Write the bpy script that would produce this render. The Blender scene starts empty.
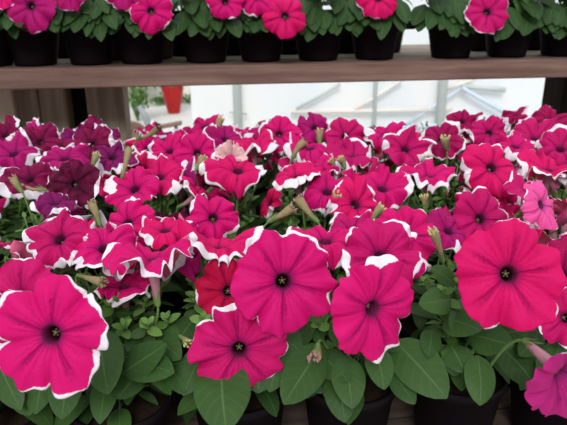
import bpy, math, random
import numpy as np
from mathutils import Vector, Matrix, Euler

# ------------------------------------------------------------------ camera, light, exposure
scene = bpy.context.scene
COL = scene.collection
F = 600.0
CAM = Vector((0.0, 0.0, 1.20))
cam_data = bpy.data.cameras.new('camera')
cam = bpy.data.objects.new('camera', cam_data)
COL.objects.link(cam)
cam.location = CAM
cam.rotation_euler = (Matrix.Rotation(math.radians(-7.0), 3, 'Z') @ Matrix.Rotation(math.radians(70.0), 3, 'X') @ Matrix.Rotation(math.radians(-0.3), 3, 'Z')).to_euler()
cam_data.sensor_width = 36.0
cam_data.lens = F / 567.0 * 36.0
cam_data.clip_start = 0.02
cam_data.dof.use_dof = True
cam_data.dof.focus_distance = 0.56
cam_data.dof.aperture_fstop = 13.0
scene.camera = cam
RM = cam.rotation_euler.to_matrix()

world = bpy.data.worlds.new('overcast_sky')
scene.world = world
world.use_nodes = True
wn = world.node_tree
wn.nodes.clear()
wo = wn.nodes.new('ShaderNodeOutputWorld')
bg = wn.nodes.new('ShaderNodeBackground')
tc = wn.nodes.new('ShaderNodeTexCoord')
sx = wn.nodes.new('ShaderNodeSeparateXYZ')
rp = wn.nodes.new('ShaderNodeValToRGB')
rp.color_ramp.elements[0].position = 0.05
rp.color_ramp.elements[0].color = (0.45, 0.46, 0.47, 1)
rp.color_ramp.elements[1].position = 0.85
rp.color_ramp.elements[1].color = (1.25, 1.30, 1.36, 1)
wn.links.new(tc.outputs['Generated'], sx.inputs[0])
# overcast sky: brighter overhead and on the far side (+Y), dim behind the viewer
m1 = wn.nodes.new('ShaderNodeMath'); m1.operation = 'MULTIPLY_ADD'
wn.links.new(sx.outputs['Y'], m1.inputs[0]); m1.inputs[1].default_value = 0.30
wn.links.new(sx.outputs['Z'], m1.inputs[2])
wn.links.new(m1.outputs[0], rp.inputs[0])
wn.links.new(rp.outputs[0], bg.inputs['Color'])
bg.inputs['Strength'].default_value = 1.0
wn.links.new(bg.outputs[0], wo.inputs[0])

sun_d = bpy.data.lights.new('sun', 'SUN')
sun_d.energy = 2.2
sun_d.angle = math.radians(22)
sun_d.color = (1.0, 0.985, 0.96)
sun = bpy.data.objects.new('sun', sun_d)
COL.objects.link(sun)
sun.rotation_euler = Euler((math.radians(50), math.radians(-14), 0))

scene.view_settings.view_transform = 'Standard'
scene.view_settings.look = 'None'
scene.view_settings.gamma = 1.0
scene.view_settings.use_curve_mapping = False
scene.view_settings.exposure = 0.0

# ------------------------------------------------------------------ helpers
rnd = random.Random(7)

def at(px, py, d):
    """world point seen at a pixel of the photograph at a given depth"""
    v = Vector(((px - 283.5) / F * d, (212.5 - py) / F * d, -d))
    return CAM + RM @ v

def proj(p):
    v = RM.transposed() @ (Vector(p) - CAM)
    d = -v.z
    if d < 0.01:
        return (-999, -999, d)
    return (283.5 + F * v.x / d, 212.5 - F * v.y / d, d)

def face(rx, uy, tz=1.0):
    """direction given as right / up / towards the viewer"""
    return (RM @ Vector((rx, uy, tz))).normalized()

def empty(name, loc, label, cat, group=None):
    o = bpy.data.objects.new(name, None)
    COL.objects.link(o)
    o.location = loc
    o.empty_display_size = 0.02
    o['label'] = label
    o['category'] = cat
    if group:
        o['group'] = group
    return o

def link(name, me, parent=None, mat=None):
    o = bpy.data.objects.new(name, me)
    COL.objects.link(o)
    if parent:
        o.parent = parent
    if mat is not None and not me.materials:
        me.materials.append(mat)
    return o

def mesh(name, vs, fs, smooth=True):
    me = bpy.data.meshes.new(name)
    me.from_pydata([tuple(map(float, v)) for v in vs], [], fs)
    if smooth:
        me.polygons.foreach_set('use_smooth', [True] * len(me.polygons))
    me.update()
    return me

def add_attr(me, name, typ, data):
    a = me.attributes.new(name, typ, 'POINT')
    data = np.asarray(data, dtype=np.float32).ravel()
    a.data.foreach_set('vector' if typ == 'FLOAT_VECTOR' else 'value', data)

class MB:
    """collects boxes, tubes and lathes into one mesh"""
    def __init__(s):
        s.v = []; s.f = []
    def box(s, c, size, bev=0.0, rot=None):
        import itertools
        hx, hy, hz = [a / 2 for a in size]
        b = min(bev, hx * .9, hy * .9, hz * .9)
        base = len(s.v)
        R = rot if rot is not None else Matrix.Identity(3)
        if b <= 0:
            pts = [(x, y, z) for x in (-hx, hx) for y in (-hy, hy) for z in (-hz, hz)]
            s.v += [Vector(c) + R @ Vector(p) for p in pts]
            s.f += [tuple(base + i for i in q) for q in ((0,1,3,2),(4,6,7,5),(0,4,5,1),(2,3,7,6),(0,2,6,4),(1,5,7,3))]
            return
        import bmesh
        bm = bmesh.new()
        bmesh.ops.create_cube(bm, size=1.0)
        for v in bm.verts:
            v.co = Vector((v.co.x * 2 * hx, v.co.y * 2 * hy, v.co.z * 2 * hz))
        bmesh.ops.bevel(bm, geom=bm.edges[:], offset=b, segments=2, affect='EDGES', profile=0.5)
        bm.verts.index_update()
        s.v += [Vector(c) + R @ v.co for v in bm.verts]
        s.f += [tuple(base + v.index for v in f.verts) for f in bm.faces]
        bm.free()
    def tube(s, pts, rad, n=8, cap=True):
        pts = [Vector(p) for p in pts]
        if not isinstance(rad, (list, tuple)):
            rad = [rad] * len(pts)
        base = len(s.v)
        ref = None
        for i, p in enumerate(pts):
            t = (pts[min(i + 1, len(pts) - 1)] - pts[max(i - 1, 0)]).normalized()
            if ref is None:
                ref = t.orthogonal().normalized()
            ref = (ref - t * ref.dot(t)).normalized()
            b = t.cross(ref)
            for k in range(n):
                a = 2 * math.pi * k / n
                s.v.append(p + (ref * math.cos(a) + b * math.sin(a)) * rad[i])
        for i in range(len(pts) - 1):
            for k in range(n):
                k2 = (k + 1) % n
                s.f.append((base + i * n + k, base + i * n + k2, base + (i + 1) * n + k2, base + (i + 1) * n + k))
        if cap:
            s.f.append(tuple(base + k for k in reversed(range(n))))
            s.f.append(tuple(base + (len(pts) - 1) * n + k for k in range(n)))
    def lathe(s, prof, c=(0, 0, 0), n=40):
        base = len(s.v)
        for r, z in prof:
            for k in range(n):
                a = 2 * math.pi * k / n
                s.v.append(Vector((c[0] + r * math.cos(a), c[1] + r * math.sin(a), c[2] + z)))
        for i in range(len(prof) - 1):
            for k in range(n):
                k2 = (k + 1) % n
                s.f.append((base + i * n + k, base + i * n + k2, base + (i + 1) * n + k2, base + (i + 1) * n + k))
        s.f.append(tuple(base + k for k in reversed(range(n))))
        s.f.append(tuple(base + (len(prof) - 1) * n + k for k in range(n)))
    def build(s, name, mat, parent=None, smooth=False, origin=None):
        vs = s.v
        if origin is not None:
            vs = [v - Vector(origin) for v in vs]
        me = mesh(name, vs, s.f, smooth)
        o = link(name, me, parent, mat)
        if origin is not None and parent is None:
            o.location = origin
        return o

# ------------------------------------------------------------------ materials
class NT:
    def __init__(s, name):
        s.m = bpy.data.materials.new(name)
        s.m.use_nodes = True
        s.t = s.m.node_tree
        s.t.nodes.clear()
        s.out = s.t.nodes.new('ShaderNodeOutputMaterial')
    def n(s, typ, **kw):
        x = s.t.nodes.new(typ)
        for k, v in kw.items():
            setattr(x, k, v)
        return x
    def set(s, sock, v):
        if isinstance(v, bpy.types.NodeSocket):
            s.t.links.new(v, sock)
        else:
            sock.default_value = v
    def math(s, op, a, b=0.0, c=0.0, clamp=False):
        x = s.n('ShaderNodeMath', operation=op, use_clamp=clamp)
        s.set(x.inputs[0], a); s.set(x.inputs[1], b); s.set(x.inputs[2], c)
        return x.outputs[0]
    def step(s, v, lo, hi):
        x = s.n('ShaderNodeMapRange', interpolation_type='SMOOTHSTEP')
        s.set(x.inputs['Value'], v)
        x.inputs['From Min'].default_value = lo
        x.inputs['From Max'].default_value = hi
        return x.outputs[0]
    def mix(s, f, a, b, mode='MIX'):
        x = s.n('ShaderNodeMix', data_type='RGBA', blend_type=mode)
        s.set(x.inputs[0], f); s.set(x.inputs[6], a); s.set(x.inputs[7], b)
        return x.outputs[2]
    def attr(s, name):
        return s.n('ShaderNodeAttribute', attribute_name=name)
    def noise(s, vec, scale, detail=2.0, rough=0.5):
        x = s.n('ShaderNodeTexNoise')
        if vec is not None:
            s.t.links.new(vec, x.inputs['Vector'])
        x.inputs['Scale'].default_value = scale
        x.inputs['Detail'].default_value = detail
        x.inputs['Roughness'].default_value = rough
        return x.outputs['Fac']
    def bump(s, h, strength=0.3, dist=0.001):
        x = s.n('ShaderNodeBump')
        x.inputs['Strength'].default_value = strength
        x.inputs['Distance'].default_value = dist
        s.set(x.inputs['Height'], h)
        return x.outputs[0]
    def bsdf(s, col, rough=0.5, spec=0.3, normal=None, sheen=0.0, metal=0.0, transl=0.0, tcol=None):
        p = s.n('ShaderNodeBsdfPrincipled')
        s.set(p.inputs['Base Color'], col)
        s.set(p.inputs['Roughness'], rough)
        s.set(p.inputs['Specular IOR Level'], spec)
        s.set(p.inputs['Metallic'], metal)
        s.set(p.inputs['Sheen Weight'], sheen)
        if normal is not None:
            s.set(p.inputs['Normal'], normal)
        res = p.outputs[0]
        if transl:
            t = s.n('ShaderNodeBsdfTranslucent')
            s.set(t.inputs['Color'], tcol if tcol is not None else col)
            mx = s.n('ShaderNodeMixShader')
            mx.inputs[0].default_value = transl
            s.t.links.new(res, mx.inputs[1]); s.t.links.new(t.outputs[0], mx.inputs[2])
            res = mx.outputs[0]
        s.t.links.new(res, s.out.inputs[0])
        return s.m

def petal_material(name, under):
    t = NT(name)
    oi = t.n('ShaderNodeObjectInfo')
    fl = t.attr('flat')
    sp = t.n('ShaderNodeSeparateXYZ'); t.t.links.new(fl.outputs['Vector'], sp.inputs[0])
    x, y, tt = sp.outputs[0], sp.outputs[1], sp.outputs[2]
    th = t.math('ARCTAN2', y, x)
    base = oi.outputs['Color']
    n1 = t.noise(fl.outputs['Vector'], 2.2, 2)
    n2 = t.noise(fl.outputs['Vector'], 9.0, 3)
    # petal tone wanders a little
    base = t.mix(t.math('MULTIPLY', t.step(n1, 0.35, 0.7), 0.28), base, t.mix(0.5, base, (0.8, 0.02, 0.25, 1)))
    # radial veins
    wob = t.math('MULTIPLY_ADD', n2, 0.5, -0.25)
    v1 = t.math('POWER', t.math('ABSOLUTE', t.math('COSINE', t.math('MULTIPLY', t.math('ADD', th, t.math('MULTIPLY', wob, 0.35)), 2.5))), 60.0)
    v2 = t.math('POWER', t.math('ABSOLUTE', t.math('COSINE', t.math('MULTIPLY', t.math('ADD', th, t.math('MULTIPLY', wob, 0.6)), 12.5))), 10.0)
    fade = t.math('SUBTRACT', 1.0, t.step(tt, 0.35, 0.98))
    vein = t.math('ADD', t.math('MULTIPLY', v1, 0.95), t.math('MULTIPLY', v2, 0.42))
    vein = t.math('MULTIPLY', vein, fade, clamp=True)
    dark = t.mix(1.0, base, (0.52, 0.42, 0.68, 1), 'MULTIPLY')
    if under:
        pale = t.mix(0.30, base, (0.80, 0.42, 0.55, 1))
        base = t.mix(t.math('MULTIPLY', vein, 0.45), pale, dark)
        tube = t.math('SUBTRACT', 1.0, t.step(tt, 0.0, 0.22))
        tubec = t.mix(t.math('MULTIPLY', v2, 0.6), (0.55, 0.26, 0.32, 1), (0.30, 0.06, 0.12, 1))
        base = t.mix(tube, base, tubec)
    else:
        base = t.mix(t.math('MULTIPLY', vein, 0.8), base, dark)
        core = t.math('SUBTRACT', 1.0, t.step(tt, 0.03, 0.24))
        base = t.mix(t.math('MULTIPLY', core, 0.60), base, t.mix(1.0, base, (0.34, 0.3, 0.62, 1), 'MULTIPLY'))
        deep = t.math('SUBTRACT', 1.0, t.step(tt, 0.01, 0.08))
        base = t.mix(t.math('MULTIPLY', deep, 0.85), base, (0.09, 0.012, 0.04, 1))
    # irregular white picotee margin
    e = t.attr('edge').outputs['Fac']
    e2 = t.math('ADD', e, t.math('MULTIPLY_ADD', t.noise(fl.outputs['Vector'], 16.0, 3), 0.07, -0.035))
    wh = t.step(e2, -0.004, 0.018)
    base = t.mix(wh, base, (0.86, 0.80, 0.86, 1))
    bmp = t.bump(t.math('ADD', t.math('MULTIPLY', vein, -0.6), t.math('MULTIPLY', t.noise(fl.outputs['Vector'], 28.0, 3), 0.35)), 0.7, 0.0015)
    return t.bsdf(base, 0.6, 0.12, bmp, transl=0.22)

def leaf_material(name, c1, c2, vein):
    t = NT(name)
    a = t.attr('lf')
    sp = t.n('ShaderNodeSeparateXYZ'); t.t.links.new(a.outputs['Vector'], sp.inputs[0])
    u, v, r = sp.outputs[0], sp.outputs[1], sp.outputs[2]
    tc = t.n('ShaderNodeTexCoord')
    n = t.noise(tc.outputs['Object'], 60.0, 3)
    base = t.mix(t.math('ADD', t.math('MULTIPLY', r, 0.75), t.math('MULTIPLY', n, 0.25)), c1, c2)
    au = t.math('ABSOLUTE', u)
    mid = t.math('SUBTRACT', 1.0, t.step(au, 0.015, 0.07))
    side = t.math('POWER', t.math('ABSOLUTE', t.math('COSINE', t.math('MULTIPLY', t.math('SUBTRACT', v, t.math('MULTIPLY', au, 0.22)), 22.0))), 24.0)
    vn = t.math('MAXIMUM', t.math('MULTIPLY', mid, 0.38), t.math('MULTIPLY', side, 0.09))
    base = t.mix(vn, base, vein)
    h = t.math('ADD', t.math('MULTIPLY', vn, -0.8), t.math('MULTIPLY', t.noise(tc.outputs['Object'], 420.0, 2), 0.4))
    return t.bsdf(base, 0.5, 0.18, t.bump(h, 0.5, 0.0009), transl=0.14, tcol=(0.10, 0.22, 0.03, 1))

def wood_material(name, c1, c2, c3, axis=0, scale=1.0, knots=0.5):
    t = NT(name)
    tc = t.n('ShaderNodeTexCoord')
    mp = t.n('ShaderNodeMapping')
    s = [30.0, 30.0, 30.0]; s[axis] = 2.2
    mp.inputs['Scale'].default_value = [q * scale for q in s]
    t.t.links.new(tc.outputs['Object'], mp.inputs['Vector'])
    g = t.noise(mp.outputs[0], 2.0, 6, 0.65)
    mp2 = t.n('ShaderNodeMapping')
    s = [9.0, 9.0, 9.0]; s[axis] = 1.6
    mp2.inputs['Scale'].default_value = s
    t.t.links.new(tc.outputs['Object'], mp2.inputs['Vector'])
    w = t.n('ShaderNodeTexWave', wave_type='RINGS', rings_direction='XYZ'[axis])
    w.inputs['Scale'].default_value = 1.6
    w.inputs['Distortion'].default_value = 5.0
    w.inputs['Detail'].default_value = 3.0
    t.t.links.new(mp2.outputs[0], w.inputs['Vector'])
    big = t.noise(tc.outputs['Object'], 4.0, 3)
    base = t.mix(t.step(g, 0.3, 0.7), c1, c2)
    base = t.mix(t.math('MULTIPLY', w.outputs['Fac'], 0.35 * knots * 2), base, c3)
    base = t.mix(t.math('MULTIPLY', t.step(big, 0.45, 0.7), 0.35), base, c3)
    return t.bsdf(base, 0.85, 0.15, t.bump(g, 0.5, 0.002))

def plain(name, col, rough=0.5, spec=0.3, metal=0.0, nscale=30.0, amt=0.2, transl=0.0, bump=0.15):
    t = NT(name)
    tc = t.n('ShaderNodeTexCoord')
    n = t.noise(tc.outputs['Object'], nscale, 4)
    d = tuple(c * (1 - amt) for c in col[:3]) + (1,)
    base = t.mix(n, d, tuple(col[:3]) + (1,))
    return t.bsdf(base, rough, spec, t.bump(n, bump, 0.001), metal=metal, transl=transl)

M = {}
M['petal'] = petal_material('petunia_petal', False)
M['petal_under'] = petal_material('petunia_petal_underside', True)
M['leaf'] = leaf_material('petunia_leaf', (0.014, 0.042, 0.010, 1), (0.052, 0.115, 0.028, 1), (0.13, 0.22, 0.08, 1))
M['shoot'] = leaf_material('young_shoot_leaf', (0.05, 0.13, 0.022, 1), (0.15, 0.28, 0.065, 1), (0.17, 0.28, 0.10, 1))
M['stem'] = plain('green_stem', (0.12, 0.2, 0.06), 0.6, 0.2, transl=0.05)
M['calyx'] = plain('calyx_green', (0.13, 0.22, 0.06), 0.6, 0.2, nscale=200)
M['stigma'] = plain('stigma', (0.20, 0.17, 0.08), 0.6, 0.2, nscale=400)
M['wilt'] = plain('wilted_tube', (0.38, 0.30, 0.16), 0.8, 0.1, nscale=150, amt=0.5, transl=0.1)
M['wilt_pink'] = plain('wilted_lip', (0.52, 0.30, 0.27), 0.8, 0.1, nscale=200, amt=0.55, transl=0.1)
M['wilt_dark'] = plain('wilted_dark_lip', (0.13, 0.02, 0.05), 0.8, 0.1, nscale=200, amt=0.5)
M['budtip'] = plain('bud_tip', (0.55, 0.52, 0.22), 0.7, 0.2, nscale=300, amt=0.35)
M['pot'] = plain('black_nursery_pot', (0.006, 0.003, 0.005), 0.55, 0.10, nscale=60)
M['pot_brown'] = plain('brown_pot', (0.09, 0.035, 0.03), 0.5, 0.3, nscale=60)
M['soil'] = plain('potting_soil', (0.035, 0.022, 0.015), 0.95, 0.05, nscale=300, amt=0.7, bump=1.0)
M['wood'] = wood_material('weathered_board', (0.15, 0.088, 0.070, 1), (0.29, 0.185, 0.155, 1), (0.12, 0.072, 0.058, 1), 0)
M['wood_top'] = wood_material('weathered_grey_board', (0.20, 0.165, 0.13, 1), (0.36, 0.31, 0.25, 1), (0.17, 0.13, 0.10, 1), 0)
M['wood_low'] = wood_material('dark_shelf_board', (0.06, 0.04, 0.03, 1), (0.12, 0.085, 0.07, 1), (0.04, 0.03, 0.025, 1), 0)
M['wood_post'] = wood_material('post_wood', (0.40, 0.30, 0.22, 1), (0.62, 0.50, 0.38, 1), (0.30, 0.22, 0.16, 1), 2)
M['wood_and_gap_dark'] = wood_material('dark_wood_and_gap_shade', (0.02, 0.014, 0.01, 1), (0.045, 0.03, 0.024, 1), (0.015, 0.01, 0.01, 1), 2)
M['wood_light'] = wood_material('pale_batten', (0.66, 0.50, 0.38, 1), (0.78, 0.64, 0.50, 1), (0.6, 0.45, 0.34, 1), 2, knots=0.2)

# ------------------------------------------------------------------ layout numbers
LOW = 0.750          # top of the lower shelf
TOPZ = 1.0755         # top of the upper shelf
CEL = 0.112          # spacing of the pots
HP = 0.092           # pot height
CAN = 0.965          # height of the flower canopy

# ------------------------------------------------------------------ the place: ground, plastic wall, greenery
def struct(o):
    o['kind'] = 'structure'
    return o

gm = NT('concrete_floor')
tcg = gm.n('ShaderNodeTexCoord')
ng = gm.noise(tcg.outputs['Object'], 1.2, 6, 0.6)
ng2 = gm.noise(tcg.outputs['Object'], 30.0, 4)
gm.bsdf(gm.mix(ng, (0.50, 0.49, 0.46, 1), (0.66, 0.66, 0.63, 1)), 0.9, 0.15, gm.bump(ng2, 0.3, 0.01))
b = MB(); b.box((0, 8, -0.05), (40, 40, 0.1))
struct(b.build('floor', gm.m))

fm = NT('greenhouse_film')
tcf = fm.n('ShaderNodeTexCoord')
mpf = fm.n('ShaderNodeMapping'); mpf.inputs['Scale'].default_value = (2.0, 1.0, 0.7)
fm.t.links.new(tcf.outputs['Object'], mpf.inputs['Vector'])
nf = fm.noise(mpf.outputs[0], 1.6, 3)
cf = fm.mix(fm.step(nf, 0.3, 0.7), (0.90, 0.93, 0.95, 1), (0.97, 0.97, 0.96, 1))
fm.bsdf(cf, 0.6, 0.2, fm.bump(fm.noise(mpf.outputs[0], 6.0, 3), 0.2, 0.02), transl=0.45)
M['metal'] = plain('galvanised_tube', (0.58, 0.64, 0.62), 0.5, 0.3, metal=0.0, nscale=20, amt=0.1)
M['blue'] = plain('pale_blue_rail', (0.62, 0.72, 0.86), 0.5, 0.3, nscale=20, amt=0.1)
M['tan'] = plain('tan_rail', (0.80, 0.76, 0.70), 0.6, 0.3, nscale=20, amt=0.1)

WD = 3.2             # depth of the plastic wall
def wallp(px, py, d=WD):
    """point on the plastic wall (a vertical plane)"""
    v = RM @ Vector(((px - 283.5) / F, (212.5 - py) / F, -1.0))
    return CAM + v * (d / v.y)

xl = wallp(191, 100).x
b = MB(); b.box(((xl + 4.2) / 2, WD, 1.35), (4.2 - xl, 0.012, 2.7))
wall = struct(b.build('wall_back', fm.m))
def rail(name, pts, r, mat, n=8):
    m = MB(); m.tube(pts, r, n)
    return m.build(name, mat, wall, True)
for px, r in ((237, 0.024), (436.5, 0.026), (372, 0.012)):
    p = wallp(px, 108)
    rail('post', [(p.x, WD - 0.04 - r, 0.0), (p.x, WD - 0.04 - r, 2.7)], r, M['metal'], 12)
def brace(a, c, r, mat, off=0.045):
    p, q = wallp(*a, WD - off), wallp(*c, WD - off)
    rail('brace', [p, q], r, mat)
brace((296, 109), (340, 84), 0.010, M['metal'])
brace((352, 112), (402, 80), 0.010, M['tan'])
brace((291, 112), (452, 110), 0.012, M['tan'])
brace((402, 127), (462, 88), 0.009, M['blue'])
brace((462, 88), (520, 122), 0.012, M['blue'], 0.06)
brace((400, 128), (560, 119), 0.012, M['blue'], 0.075)
brace((447, 89), (475, 79), 0.010, M['tan'])
brace((462, 86), (505, 90), 0.014, M['metal'])
brace((229, 112), (247, 114), 0.006, M['metal'])

# red pot, bushes and pipes in the gap at the left of the plastic wall
def leaf_block(rows, cols, L, W, cu, droop, fold, curl=0.0):
    """one leaf along +Y, normal +Z; returns verts, u, v"""
    vs = []; us = []; ws = []
    for i in range(rows + 1):
        v = i / rows
        w = W * 0.5 * (max(0.0, math.sin(math.pi * min(1, v ** 0.86))) ** 0.62) if 0 < i < rows else (0.04 * W if i == 0 else 0.0008)
        ang = droop * v
        y = L * (math.sin(ang) / droop if abs(droop) > 1e-3 else v)
        z = -L * ((1 - math.cos(ang)) / droop if abs(droop) > 1e-3 else 0)
        for j in range(cols + 1):
            u = 2 * j / cols - 1
            vs.append((u * w * (1 - 0.1 * cu), y, z + abs(u) ** 1.5 * w * fold - cu * (u * u) * w * 0.5 + curl * math.sin(v * 7 + u * 2) * w))
            us.append(u); ws.append(v)
    return np.array(vs), np.array(us), np.array(ws)

class Leaves:
    def __init__(s, r):
        s.V = []; s.A = []; s.f = []; s.n = 0; s.r = r; s.mi = []
    def leaf(s, p, d, up, L, W, droop=0.8, rows=7, cols=4, tone=None, shoot=0, fold=0.25, cu=0.5):
        p = Vector(p); d = Vector(d).normalized(); up = Vector(up)
        x = d.cross(up)
        if x.length < 1e-3:
            x = d.orthogonal()
        x.normalize(); n = x.cross(d).normalized()
        v, u, w = leaf_block(rows, cols, L, W, cu, droop, fold, s.r.uniform(-0.10, 0.10))
        Rm = np.array([tuple(x), tuple(d), tuple(n)])
        s.V.append(v @ Rm + np.array(tuple(p)))
        t = s.r.random() if tone is None else tone
        s.A.append(np.stack([u, w, np.full_like(u, t)], 1))
        c = cols + 1
        for i in range(rows):
            for j in range(cols):
                a = s.n + i * c + j
                s.f.append((a, a + 1, a + c + 1, a + c)); s.mi.append(shoot)
        s.n += len(v)
    def stem(s, pts, r0, r1, n=5):
        m = MB()
        k = len(pts)
        m.tube(pts, [r0 + (r1 - r0) * i / (k - 1) for i in range(k)], n)
        s.V.append(np.array([tuple(v) for v in m.v]))
        s.A.append(np.zeros((len(m.v), 3)))
        for f in m.f:
            s.f.append(tuple(s.n + i for i in f)); s.mi.append(2)
        s.n += len(m.v)
    def mesh(s, name):
        V = np.concatenate(s.V)
        me = mesh(name, V, s.f)
        add_attr(me, 'lf', 'FLOAT_VECTOR', np.concatenate(s.A))
        for q in ('leaf', 'shoot', 'stem'):
            me.materials.append(M[q])
        me.polygons.foreach_set('material_index', s.mi)
        return me

def bush(loc, w, h, n, L, label, seed, mat=None):
    r = random.Random(seed)
    root = empty('leafy_bush', loc, label, 'bush', 'bushes beyond the shelf')
    lv = Leaves(r)
    tips = []
    for k in range(16):
        a = r.uniform(0, 6.28); q = r.uniform(0.2, 1) ** 0.7
        e = Vector((math.cos(a) * w * q, math.sin(a) * w * q * 0.8, h * r.uniform(0.55, 1.0)))
        lv.stem([(0, 0, 0), e * 0.4 + Vector((0, 0, h * 0.12)), e], 0.006, 0.002)
        tips.append(e)
    for k in range(n):
        e = r.choice(tips) * r.uniform(0.45, 1.0)
        p = e + Vector((r.gauss(0, w * .16), r.gauss(0, w * .16), r.gauss(0, h * .06)))
        lv.leaf(p, (r.gauss(0, 1), r.gauss(0, 1), r.gauss(0, .6)), (0, 0, 1), L * r.uniform(.6, 1.2), L * 0.5, 0.8, 3, 2, shoot=1)
    link('foliage', lv.mesh('foliage'), root)
    return root

def ground(px, py):
    v = RM @ Vector(((px - 283.5) / F, (212.5 - py) / F, -1.0))
    return CAM + v * (CAM.z / -v.z)

# low tan kerb beyond the pot
g1 = ground(120, 101); g2 = ground(200, 99)
b = MB(); b.box(((g1.x + g2.x) / 2, g1.y + 0.1, 0.09), (3.0, 0.16, 0.18), 0.01)
t1 = struct(b.build('trim_1', M['tan']))

for k, (px, py, w, h, n, L, lab) in enumerate([
        (134, 108, 0.26, 1.1, 420, 0.09, 'tall leafy green bush beside the wooden post, behind the left gap'),
        (138, 121, 0.18, 0.42, 260, 0.06, 'light green bush in front of the tall one, left of the red pot'),
        (153, 97, 0.5, 0.5, 220, 0.10, 'low bush on the pale ground behind the tan kerb'),
        (163, 104, 0.16, 0.12, 90, 0.07, 'small dark bush on the ground left of the red pot'),
        (188, 103, 0.14, 0.14, 90, 0.07, 'small dark bush on the ground right of the red pot')]):
    g = ground(px, py)
    bush((g.x, g.y, 0), w, h, n, L, lab, 50 + k)

# glossy red urn
gp = ground(174, 113)
ur = empty('red_plant_pot', (gp.x, gp.y, 0), 'glossy red urn-shaped plant pot on the pale ground, seen in the left gap', 'plant pot')
M['red'] = plain('red_glaze', (0.40, 0.013, 0.014), 0.35, 0.25, nscale=12, amt=0.15)
b = MB(); b.lathe([(0.0, 0), (0.062, 0), (0.066, 0.01), (0.085, 0.10), (0.108, 0.20), (0.118, 0.27), (0.114, 0.305), (0.100, 0.315), (0.092, 0.305), (0.09, 0.27), (0, 0.27)])
b.build('pot', M['red'], ur, True)
r = random.Random(3); lv = Leaves(r)
for k in range(70):
    a = r.uniform(0, 6.28)
    lv.leaf((r.gauss(0, .03), r.gauss(0, .03), 0.28), (math.cos(a), math.sin(a), r.uniform(.2, 1.4)), (0, 0, 1), r.uniform(.08, .17), 0.03, 1.2, 5, 2, tone=0.1)
link('foliage', lv.mesh('foliage'), ur)

# brown garden cart with a grey pole
M['rust'] = plain('rusty_brown', (0.26, 0.15, 0.115), 0.8, 0.2, nscale=25, amt=0.35)
M['greyp'] = plain('grey_plastic_pipe', (0.33, 0.37, 0.38), 0.5, 0.3, nscale=25, amt=0.2)
cd = 2.6
cg = wallp(140, 128, cd)
ct = empty('garden_cart', (cg.x, cg.y, 0), 'brown garden cart with round wheel and grey pole, left of the plastic wall', 'cart')
def loc(px, py, d=cd):
    return wallp(px, py, d) - Vector((cg.x, cg.y, 0))
b = MB(); c0 = loc(131, 141)
prof = [(0.0, -0.012), (0.075, -0.012), (0.088, -0.018), (0.092, 0.0), (0.088, 0.018), (0.075, 0.012), (0.0, 0.012)]
b.lathe([(q * 0.95, z) for q, z in prof], n=36)
b.v = [c0 + Matrix.Rotation(math.radians(90), 3, 'X') @ v for v in b.v]
b.build('wheel', M['rust'], ct, True)
b = MB(); b.box(loc(167, 125.5), (0.13, 0.05, 0.012), 0.004, Matrix.Rotation(math.radians(-9), 3, 'Y'))
b.build('tray', M['rust'], ct)
b = MB(); b.tube([loc(139, 106), loc(146, 118), loc(149, 126), loc(150, 142)], [0.011, 0.014, 0.016, 0.016], 12)
b.build('pole', M['greyp'], ct, True)
for px in (160, 176):
    q = loc(px, 126)
    b = MB(); b.tube([q, (q.x, q.y, 0)], 0.008, 8)
    b.build('leg', M['greyp'], ct, True)
b = MB(); q = c0; b.tube([q + Vector((0, 0.02, 0)), (q.x, q.y + .02, 0)], 0.01, 8); b.build('leg', M['greyp'], ct, True)
b = MB(); b.tube([c0 + Vector((0, 0.02, 0)), loc(150, 138), loc(160, 127.5)], 0.008, 8); b.build('strut', M['greyp'], ct, True)

# ------------------------------------------------------------------ display rack
rack = empty('display_rack', (0.1, 1.2, 0), 'weathered wooden two-level display shelf holding the potted petunias', 'shelf')
def rl(v):
    return Vector(v) - Vector((0.1, 1.2, 0))
edge_y = {}
pL, pR = at(0, 66, 1.10), at(567, 57, 1.20)
YT = 1.155           # front face of the upper board
XA, XB = -1.2, 1.5
def board(name, y0, y1, z1, th, mat, x0=XA, x1=XB):
    m = MB(); m.box(rl(((x0 + x1) / 2, (y0 + y1) / 2, z1 - th / 2)), (x1 - x0, y1 - y0, th), 0.003)
    return m.build(name, mat, rack)
# upper shelf: fascia beam, then planks
TH = 0.037
board('upper_beam', YT, YT + 0.055, TOPZ, TH, M['wood'])
yy = YT + 0.0575
for w in (0.125, 0.125, 0.10):
    board('upper_board', yy, yy + w - 0.003, TOPZ, 0.022, M['wood_top']); yy += w
YTB = yy
yy = 0.40
for k in range(9):
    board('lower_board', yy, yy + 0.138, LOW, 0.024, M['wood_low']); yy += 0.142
YLB = yy
def post(x0, x1, y0, y1, mat, name='post', zt=TOPZ - TH - 0.0005, z0=0.0):
    m = MB(); m.box(rl(((x0 + x1) / 2, (y0 + y1) / 2, (zt + z0) / 2)), (x1 - x0, y1 - y0, zt - z0), 0.004)
    return m.build(name, mat, rack)
PY = YT + 0.16
def px_x(px, y, py=110):
    v = RM @ Vector(((px - 283.5) / F, (212.5 - py) / F, -1.0))
    return v.x * y / v.y
PZ = TOPZ - 0.0225
post(px_x(-60, PY), px_x(-2, PY), PY, PY + 0.09, M['wood_post'], zt=PZ)
post(px_x(15, PY), px_x(39, PY), PY, PY + 0.09, M['wood_post'], zt=PZ)
post(px_x(39.3, PY), px_x(67, PY), PY + 0.005, PY + 0.09, M['wood_post'], zt=PZ)
post(px_x(66, PY + .06), px_x(87, PY + .06), PY + 0.06, PY + 0.10, M['wood_and_gap_dark'], zt=PZ)  # no real post: dark strip filling the gap, its shade put into the colour
post(px_x(87, PY), px_x(124.5, PY), PY, PY + 0.09, M['wood_post'], zt=PZ)
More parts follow.
